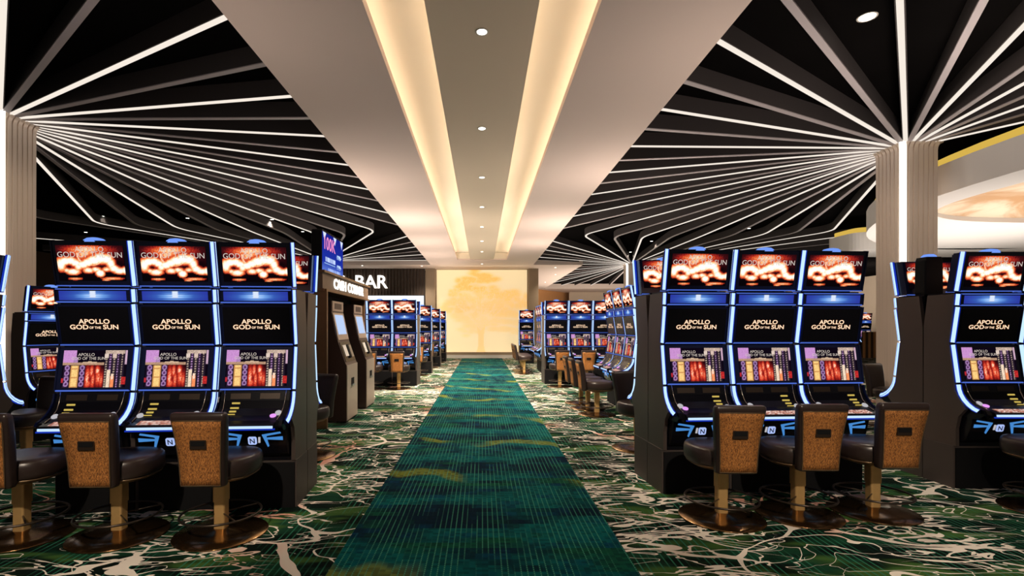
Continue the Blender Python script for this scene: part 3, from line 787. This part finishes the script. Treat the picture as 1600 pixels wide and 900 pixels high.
# ------------------------------------------------------------------ columns and ceiling blades
def px_ceiling(px, py, H=RIB):
    z = 800 * (H - CAMH) / (511 - py); return ((px - 753) * z / 800, z)
def fillet(pts, r, n=8):
    out = [pts[0]]
    for i in range(1, len(pts) - 1):
        p = Vector(pts[i]); a = (Vector(pts[i-1]) - p); c = (Vector(pts[i+1]) - p)
        rr = min(r, a.length * .45, c.length * .45); a = p + a.normalized() * rr; c = p + c.normalized() * rr
        for k in range(n + 1):
            q = k / n; out.append(tuple(a * (1-q)**2 + p * 2*q*(1-q) + c * q*q))
    out.append(pts[-1]); return out
def ribbon(mb, pts, w, z0, z1, mi=0):
    m = len(pts); L = []
    for i in range(m):
        d = Vector(pts[min(i+1, m-1)]) - Vector(pts[max(i-1, 0)]); d.normalize(); n = Vector((-d.y, d.x)) * (w / 2)
        p = Vector(pts[i]); L.append([(p.x + n.x, p.y + n.y, z0), (p.x - n.x, p.y - n.y, z0), (p.x - n.x, p.y - n.y, z1), (p.x + n.x, p.y + n.y, z1)])
    mb.loft(L, mi, False); return mb
def column(cx, cy, label, ribs, led=(1,), half=.31):
    """square shaft clad in vertical fins that curl out at the top into ceiling blades"""
    root = empty('fluted_column', (cx, cy, 0)); tag(root, label, 'column', 'square fluted columns with light corners')
    b = MB(M['column']); b.box(-half + .014, half - .014, -half + .014, half - .014, 0, TOP)
    arc = [(.0, 4.62)] + [(.10 * (1 - math.cos(R(a))), 4.62 + .13 * math.sin(R(a))) for a in (20, 40, 60, 75, 90)]
    poly = [(-.05, 1.5), (-.016, 1.5), (-.004, 3.4)] + arc + [(.10, 4.80), (-.05, 4.80)]
    for k in range(4):
        Rm = Matrix.Rotation(R(90 * k), 4, 'Z')
        for i in range(7):
            x = -.255 + i * .085
            T = Rm @ Matrix.Translation((x, -half, 0)) @ Matrix.Diagonal((1, -1, 1, 1))
            b.prism(poly, -.031, .031, 0, T)
    b.build('shaft', root)
    for k in led:
        a = R(45 + 90 * k); T = Matrix.Rotation(a, 4, 'Z') @ Matrix.Translation((0, half * 1.36, 0))
        q = MB(M['corner_led']); q.prism([(-.03, 0), (.015, 0)] + [(d + .015, h) for d, h in arc] + [(.115, 4.80), (-.03, 4.80)], -.048, .048, 0, T); q.build('corner_light', root)
    for pts, lit in ribs:
        d = (Vector(pts[0]) - Vector((cx, cy))).normalized(); s = max(abs(d.x), abs(d.y)); st = half / s
        path = [tuple(Vector((cx, cy)) + d * st)] + list(pts)
        path = fillet(path, .55) if len(path) > 2 else path
        path = [(x - cx, y - cy) for x, y in path]
        q = MB(M['rib']); ribbon(q, path, .085, RIB, TOP - .005); rb = q.build('ceiling_blade', root)
        q = MB(M['rib_light' if lit else 'rib_cap']); ribbon(q, path, .060 if lit else .076, RIB - .012, RIB + .002); q.build('light_strip' if lit else 'diffuser_strip', rb)
def to_soffit(cx, cy, px, py, s):
    """blade that leaves the column towards the soffit edge seen at (px, py)"""
    z = 800 * (RIB - CAMH) / (511 - py); X = (px - 753) * z / 800
    d = Vector((X - cx, z - cy)); k = (s * 2.50 - cx) / d.x
    return [(cx + d.x * k, cy + d.y * k)]
def outward(cx, cy, px, py, far=6.5, xlim=None):
    X, z = px_ceiling(px, py); d = Vector((X - cx, z - cy)).normalized()
    k = min(far, ((abs(2.50) - abs(cx)) / d.x * (1 if cx > 0 else -1)) if d.x * cx < 0 else far)
    return [(cx + d.x * k, cy + d.y * k)]
RC, RC2 = (7.46, 9.01), (7.5, 25.7)
LC, LC2 = (-7.31, 7.76), (-7.31, 24.3)
ribs = []
for px, py, lit in ((1120,62,1),(1070,127,0),(1033,170,1),(1011,201,0),(986,228,1),(968,250,0),(952,269,1),(938,286,0),(924,303.5,1),(910,321,0),(896,337.6,1),(882,356,0)):
    ribs.append((to_soffit(*RC, px, py, 1), lit))
for px, py, lit in ((1230,0,0),(1406,0,1),(1537,0,0),(1600,40,1),(1600,105,0),(1600,130,1),(1600,150,0),(1600,165,1),(1600,178,0),(1600,190,1)):
    ribs.append((outward(*RC, px, py), lit))
turns = [(3.45,17.5,1),(4.6,17.9,0),(5.6,17.9,1),(6.6,17.9,0),(7.6,17.8,1),(8.6,17.6,0),(9.6,17.4,1),(10.5,17.1,0),(11.5,16.8,1)]
for X, z, lit in turns: ribs.append(([(X, z), (RC2[0] + (X - RC2[0]) * .06, RC2[1] - .55)], lit))
column(*RC, 'fluted square column on the right with a bright corner light and fanning ceiling blades', ribs, (1,))
ribs = []
for k, z in enumerate((18.6, 19.7, 20.8, 21.9, 23.0, 24.0)): ribs.append(([(2.50, z)], k % 2 == 0))
for k, z in enumerate((25.6, 26.8, 28.2, 29.8, 31.8, 34.2, 37)): ribs.append(([(4.90, z)], k % 2 == 0))
for k, X in enumerate((6, 7, 8.2, 9.6, 11.2, 13)): ribs.append(([(X, 38.5)], k % 2 == 0))
for k, (X, z) in enumerate(((16, 36), (18, 32), (18, 28), (18, 24), (16, 20), (14, 18.5), (12.6, 17.6))): ribs.append(([(X, z)], k % 2 == 0))
column(*RC2, 'distant square column rising behind the machines turned to the aisle', ribs)
ribs = []
for px, py, lit in ((355,25,1),(412,100,0),(452,150,1),(478,184,0),(503,212,1),(522,236.5,0),(541,257,1),(557,276,0),(570.6,294.7,1),(584.6,312,0),(600,331,1),(614,349,0)):
    ribs.append((to_soffit(*LC, px, py, -1), lit))
for px, py, lit in ((145,0,0),(5,0,1)): ribs.append((outward(*LC, px, py), lit))
for a in (200, 225): ribs.append(([(LC[0] + 6 * math.cos(R(a)), LC[1] + 6 * math.sin(R(a)))], a == 225))
turns = [(-3.46,16.7,1),(-4.6,17.3,0),(-5.6,17.2,1),(-6.6,17.1,0),(-7.6,16.9,1),(-8.6,16.6,0),(-9.7,16.3,1),(-10.7,15.9,0),(-11.7,15.5,1),(-12.9,14.6,0)]
for X, z, lit in turns: ribs.append(([(X, z), (LC2[0] + (X - LC2[0]) * .06, LC2[1] - .55)], lit))
column(*LC, 'fluted square column at the left edge with fanning ceiling blades', ribs, (2,))
ribs = []
for k, z in enumerate((17.6, 18.8, 20.0, 21.1, 22.2, 23.2, 24.1)): ribs.append(([(-2.50, z)], k % 2 == 0))
for k, (X, z) in enumerate(((-18, 24), (-18, 21), (-16, 18))): ribs.append(([(X, z)], k % 2 == 0))
column(*LC2, 'distant square column mostly hidden behind the promotion screen', ribs, (2,))

# ------------------------------------------------------------------ oval ceiling rings on the right
def ring(cx, cy, ax, ay, hx, hy, h0, h1, label, loc_hole=(0, 0), n=72, e=1.0):
    root = empty('ceiling_ring', (cx, cy, 0)); tag(root, label, 'ceiling feature')
    def oval(a, b, e=e, o=(0, 0)): return [(o[0] + a * math.copysign(abs(math.cos(q))**e, math.cos(q)), o[1] + b * math.copysign(abs(math.sin(q))**e, math.sin(q))) for q in [2*math.pi*i/n for i in range(n)]]
    O, I = oval(ax, ay), oval(hx, hy, .62, loc_hole)
    b = MB(M['plaster_white'])
    vs = {}
    for nm, pts, h in (('ob', O, h0), ('ot', O, h1), ('ib', I, h0), ('it', I, h1)): vs[nm] = [b.bm.verts.new((x, y, h)) for x, y in pts]
    for i in range(n):
        j = (i + 1) % n
        b.face((vs['ob'][i], vs['ob'][j], vs['ot'][j], vs['ot'][i])); b.face((vs['ib'][j], vs['ib'][i], vs['it'][i], vs['it'][j]))
        b.face((vs['ob'][j], vs['ob'][i], vs['ib'][i], vs['ib'][j])); b.face((vs['ot'][i], vs['ot'][j], vs['it'][j], vs['it'][i]))
    b.build('fascia', root)
    d = MB(M['swirl']); rings = [[(loc_hole[0] + (x - loc_hole[0]) * k, loc_hole[1] + (y - loc_hole[1]) * k, h) for x, y in oval(hx + .2, hy + .2, .62, loc_hole)] for k, h in ((.97, h0 + .03), (.93, h0 + .14), (.8, h0 + .32), (.5, h0 + .46), (.05, h0 + .50))]
    d.loft(rings, 0, True, False, True); d.build('dome', root)
    g = MB(M['gold_led']); a = oval(ax - .12, ay - .12)
    g.loft([[(x, y, h1 + .001) for x, y in a], [(x, y, h1 + .16) for x, y in a]], 0, False, False, False); g.build('glow_line', root)
ring(14.2, 7.6, 6.3, 7.6, 4.6, 3.3, 3.9, 4.42, 'white oval ceiling ring on the right with amber dome and gold glow line', (-1.0, .4))
ring(18.1, 15.9, 7.0, .95, 3.0, .5, 3.9, 4.42, 'lower white ceiling ring seen between the front right bank and the column', e=.35)

# ------------------------------------------------------------------ downlights
def downlight(x, y, z, label, group, r=.06, power=0, size=.05, angle=110, name='downlight', col=(1, .86, .70)):
    e = empty(name, (x, y, z)); tag(e, label, 'ceiling light', group)
    q = MB(M['lamp_rim']); q.lathe([(r, -.004), (r + .012, -.006), (r + .014, .0), (r, .004)], 20); q.build('rim', e)
    q = MB(M['lamp']); q.lathe([(.001, -.006), (r * .9, -.007), (r * .95, -.002)], 20); q.build('lens', e)
    if power:
        L = bpy.data.lights.new('downlight_beam', 'SPOT'); L.energy = power; L.spot_size = R(angle); L.spot_blend = .9; L.shadow_soft_size = size; L.color = col
        o = bpy.data.objects.new('downlight_beam', L); COL.objects.link(o); o.parent = e; o.location = (0, 0, -.05)
ORD = ['nearest', 'second', 'third', 'fourth', 'fifth', 'sixth', 'seventh', 'eighth']
PW = (70, 190, 480, 760, 900, 850, 600)
def spot(loc, aim, power, angle, col=(1, .84, .66), size=.08):  # aimed spots added without fixtures, to brighten chairs and columns
    L = bpy.data.lights.new('fill_beam', 'SPOT'); L.energy = power; L.spot_size = R(angle); L.spot_blend = .6; L.shadow_soft_size = size; L.color = col
    o = bpy.data.objects.new('fill_beam', L); COL.objects.link(o); o.location = loc
    o.rotation_euler = (Vector(aim) - Vector(loc)).to_track_quat('-Z', 'Y').to_euler()
spot((0, 6.6, 4.5), (2.15, 10.0, .7), 1100, 45); spot((0, 9.3, 4.5), (2.4, 13.6, .7), 1980, 50); spot((0, 9.3, 4.5), (-2.4, 13.2, .7), 1980, 50)
spot((0, 13.6, 4.5), (1.5, 18.2, .7), 1760, 50); spot((0, 13.6, 4.5), (-2.0, 18.5, .7), 1760, 50)
spot((1.9, 4.0, 4.5), (7.1, 8.9, 2.3), 420, 34); spot((-1.9, 3.4, 4.5), (-7.0, 7.7, 2.3), 420, 34)
spot((-1.6, -.9, 4.4), (-2.75, 3.7, 1.0), 1000, 31); spot((1.6, -.9, 4.4), (2.85, 4.1, 1.0), 1000, 31)
for k in range(7):
    downlight(0, 5.2 + 2.53 * k, SOF, 'recessed downlight in the aisle soffit, %s along the cream panel' % ORD[k], 'downlights along the aisle soffit', .055, PW[k], angle=130)
downlight(0, 24.3, SOF, 'recessed downlight in the soffit just before the tree mural', 'downlights along the aisle soffit', .05, 120)
DL = [(1355,27,'large bright downlight in the black ceiling left of the lit right blade', .085), (160,338,'small downlight in the black ceiling beyond the left column', .05), (134,363,'small downlight low over the outer front left machine', .05),
      (293,341,'small downlight between blades above the middle front left machine', .05), (425,343,'small downlight between blades above the left aisle end', .05), (473,362,'small downlight just left of the promotion screen', .05),
      (1060,356,'faint downlight above the aisle end front right machine', .04), (1018,377,'downlight just left of the aisle end front right machine', .05), (985,394,'small downlight above the distant right column', .05), (1170,357,'downlight above the middle front right machine', .055), (1278,360,'faint downlight above the outer front right machine', .04)]
for px, py, lab, r in DL:
    X, z = px_ceiling(px, py, TOP - .01); downlight(X, z, TOP - .005, lab, 'downlights in the black ceiling', r, 160, angle=120)
for k, (px, py) in enumerate(((566, 415), (659, 415.5), (868, 418), (868, 429), (852, 441))):
    X, z = px_ceiling(px, py, SOF); 
    lab = ('downlight in the white soffit above the bar letters', 'downlight in the white soffit near the left pier', 'downlight in the right soffit nearest the pier', 'downlight in the right soffit, second past the pier', 'downlight in the right soffit, farthest past the pier')[k]
    downlight(X, z, SOF, lab, 'downlights in the white soffits', .05, 350)

# ------------------------------------------------------------------ cash corner: booth, kiosks, promotion screen
bo = empty('cash_booth', (-2.85, 9.6, 0)); tag(bo, 'bronze cash corner booth with lit header, enclosing two kiosks', 'booth')
MB(M['black_matte']).box(-.08, 0, -1.55, 1.55, 0, 2.20).build('back_panel', bo)
b = MB(M['bronze_frame']); b.box(-.08, .42, -1.58, -1.52, 0, 2.2); b.build('side_post', bo)
b = MB(M['bronze_frame']); b.box(-.08, .30, 1.52, 1.58, 0, 2.2); b.build('side_post', bo)
b = MB(M['booth_face'], M['bronze_frame']); b.box(-.10, .36, -1.60, 1.60, 2.20, 2.46, 0); b.box(-.12, .40, -1.63, 1.63, 2.46, 2.495, 1); b.box(-.12, .385, -1.62, 1.62, 2.17, 2.205, 1)
hd = b.build('header', bo)
for wd, y in (('CASH', -.62), ('CORNER', .50)):
    q = MB(M['sign_white']); q.text(wd, fr((.362, y, 2.252), (0, 1, 0), (0, 0, 1)), .235, 0, .025, .012, squeeze=1.30); q.build('lit_word', hd, recalc=False)
def kiosk(y, label, first=None):
    root = empty('cash_kiosk', (-2.78, y, 0), R(90)); tag(root, label, 'cash machine', 'cash kiosks under the lit header')
    prof = [(0, .02), (-.52, .02), (-.52, .96), (-.50, 1.0), (-.38, 1.35), (-.335, 1.50), (-.27, 1.86), (-.27, 2.04), (0, 2.04)]
    b = MB(M['kiosk_side']); b.prism(prof, -.36, .36); b.build('body', root)
    def face(a, c, inset=.03):
        (y0, h0), (y1, h1) = a, c; up = Vector((0, y1 - y0, h1 - h0)); L = up.length; up.normalize(); ux = Vector((1, 0, 0)); return (Vector((0, (y0+y1)/2, (h0+h1)/2)), ux, up, ux.cross(up)), L
    def panel(name, f, w, h, mat, th, x=0, y=0, par=root):
        o, ux, uy, n = f; q = MB(mat); q.plate([(-w/2, -h/2), (w/2, -h/2), (w/2, h/2), (-w/2, h/2)], (o + ux*x + uy*y, ux, uy, n), th); return q.build(name, par)
    f, L = face((-.52, .04), (-.52, .96)); fp = panel('front_panel', f, .70, L, M['kiosk'], .012)
    panel('tray', f, .17, .11, M['black_matte'], .020, 0, .17, fp); panel('tray_lip', f, .19, .02, M['steel'], .035, 0, .105, fp)
    f, L = face((-.50, 1.0), (-.38, 1.35)); kp = panel('keypad_panel', f, .62, L * .95, M['black'], .008)
    panel('keypad', f, .20, .20, M['plaster_white'], .016, -.12, .02, kp); panel('card_reader', f, .10, .24, M['black_matte'], .03, .04, 0, kp); panel('note_slot', f, .14, .22, M['steel'], .022, .20, 0, kp)
    f, L = face((-.372, 1.38), (-.275, 1.84)); sp = panel('screen_panel', f, .66, L, M['kiosk'], .008)
    panel('screen', f, .50, .34, M['kiosk_scr'], .013, 0, .03, sp)
    f, L = face((-.27, 1.87), (-.27, 2.04)); hp = panel('head_panel', f, .66, L, M['kiosk'], .01); panel('badge', f, .42, .10, M['kiosk_side'], .014, 0, 0, hp)
    return root
kiosk(8.90, 'taupe cash kiosk with lit screen, the nearer one under the header'); kiosk(10.35, 'taupe cash kiosk with lit screen, the farther one under the header')
ps = empty('promotion_screen', (-2.68, 8.93, 2.50)); tag(ps, 'blue promotion screen on top of the cash corner header', 'screen')
b = MB(M['black_matte']); b.loft([[(x, y, h) for x, y in rrect(.085, .65 * k, .02)] for h, k in ((0, .98), (.02, 1), (.62, 1), (.665, .985), (.69, .95), (.70, .9))], 0, False); b.build('casing', ps)
f = fr((.0875, 0, .345), (0, 1, 0), (0, 0, 1))
q = MB(M['scr'], glow('pink promotion numerals', (.95, .30, .62), 1.0, False)); q.grid(PROMOP, f, 1.24, .64)
q.text('100K', (f[0] + f[1] * -.23 + f[2] * .05 + f[3] * .003, f[1], f[2], f[3]), .30, 1, .02, squeeze=1.05); q.build('screen', ps, recalc=False)

# ------------------------------------------------------------------ lights
def area(name, loc, rot, sx, sy, e, col=(1, .85, .70)):
    L = bpy.data.lights.new(name, 'AREA'); L.shape = 'RECTANGLE'; L.size = sx; L.size_y = sy; L.energy = e; L.color = col
    o = bpy.data.objects.new(name, L); COL.objects.link(o); o.location = loc; o.rotation_euler = rot; return o
# unseen lamps added over the banks to brighten soffit and blades
for x, y, e in ((-2.75, 4.9, 14), (2.75, 5.3, 14), (5.3, 5.4, 60), (3.0, 10, 55), (-2.2, 14.3, 75), (2.6, 14.8, 75), (2.3, 18.3, 55), (-2.1, 18, 55), (-2.1, 21.2, 45), (-2.1, 24.2, 30), (-3.1, 10.5, 50), (20.3, 27.8, 200)):
    area('bank_fill_light', (x, y, 2.5), (R(180), 0, 0), 1.2, .25, e * 1.0, (1, .84, .72))
area('ring_fill_light', (11.5, 11, 1.2), (R(180), 0, 0), 6, 7, 360, (1, .9, .82)); area('hall_fill_light', (8, 32, 1.2), (R(180), 0, 0), 8, 12, 900, (1, .85, .7)); area('hall_fill_light', (20, 33, 1.2), (R(150), 0, 0), 8, 8, 500, (1, .85, .7))  # added fill lamps, no fixtures: brighten ring underside and far soffits
area('mural_fill_light', (0, END - 1.2, SOF - .08), (R(-35), 0, 0), 4.4, .2, 24, (1, .80, .52))  # added lamp with no fixture, brightens the mural
w = bpy.data.worlds.new('room_ambience'); SC.world = w; w.use_nodes = True
w.node_tree.nodes['Background'].inputs[0].default_value = (1.0, .86, .74, 1); w.node_tree.nodes['Background'].inputs[1].default_value = .11

# ------------------------------------------------------------------ camera and view
cam = bpy.data.cameras.new('camera'); co = bpy.data.objects.new('camera', cam); COL.objects.link(co)
co.location = (0, 0, CAMH); co.rotation_euler = (R(90), 0, 0)
cam.sensor_width = 36; cam.lens = 18; cam.shift_x = (800 - 753) / 1600; cam.shift_y = (511 - 450) / 1600
SC.camera = co
SC.view_settings.view_transform = 'Standard'; SC.view_settings.look = 'None'
SC.view_settings.exposure = 0; SC.view_settings.gamma = 1; SC.view_settings.use_curve_mapping = False
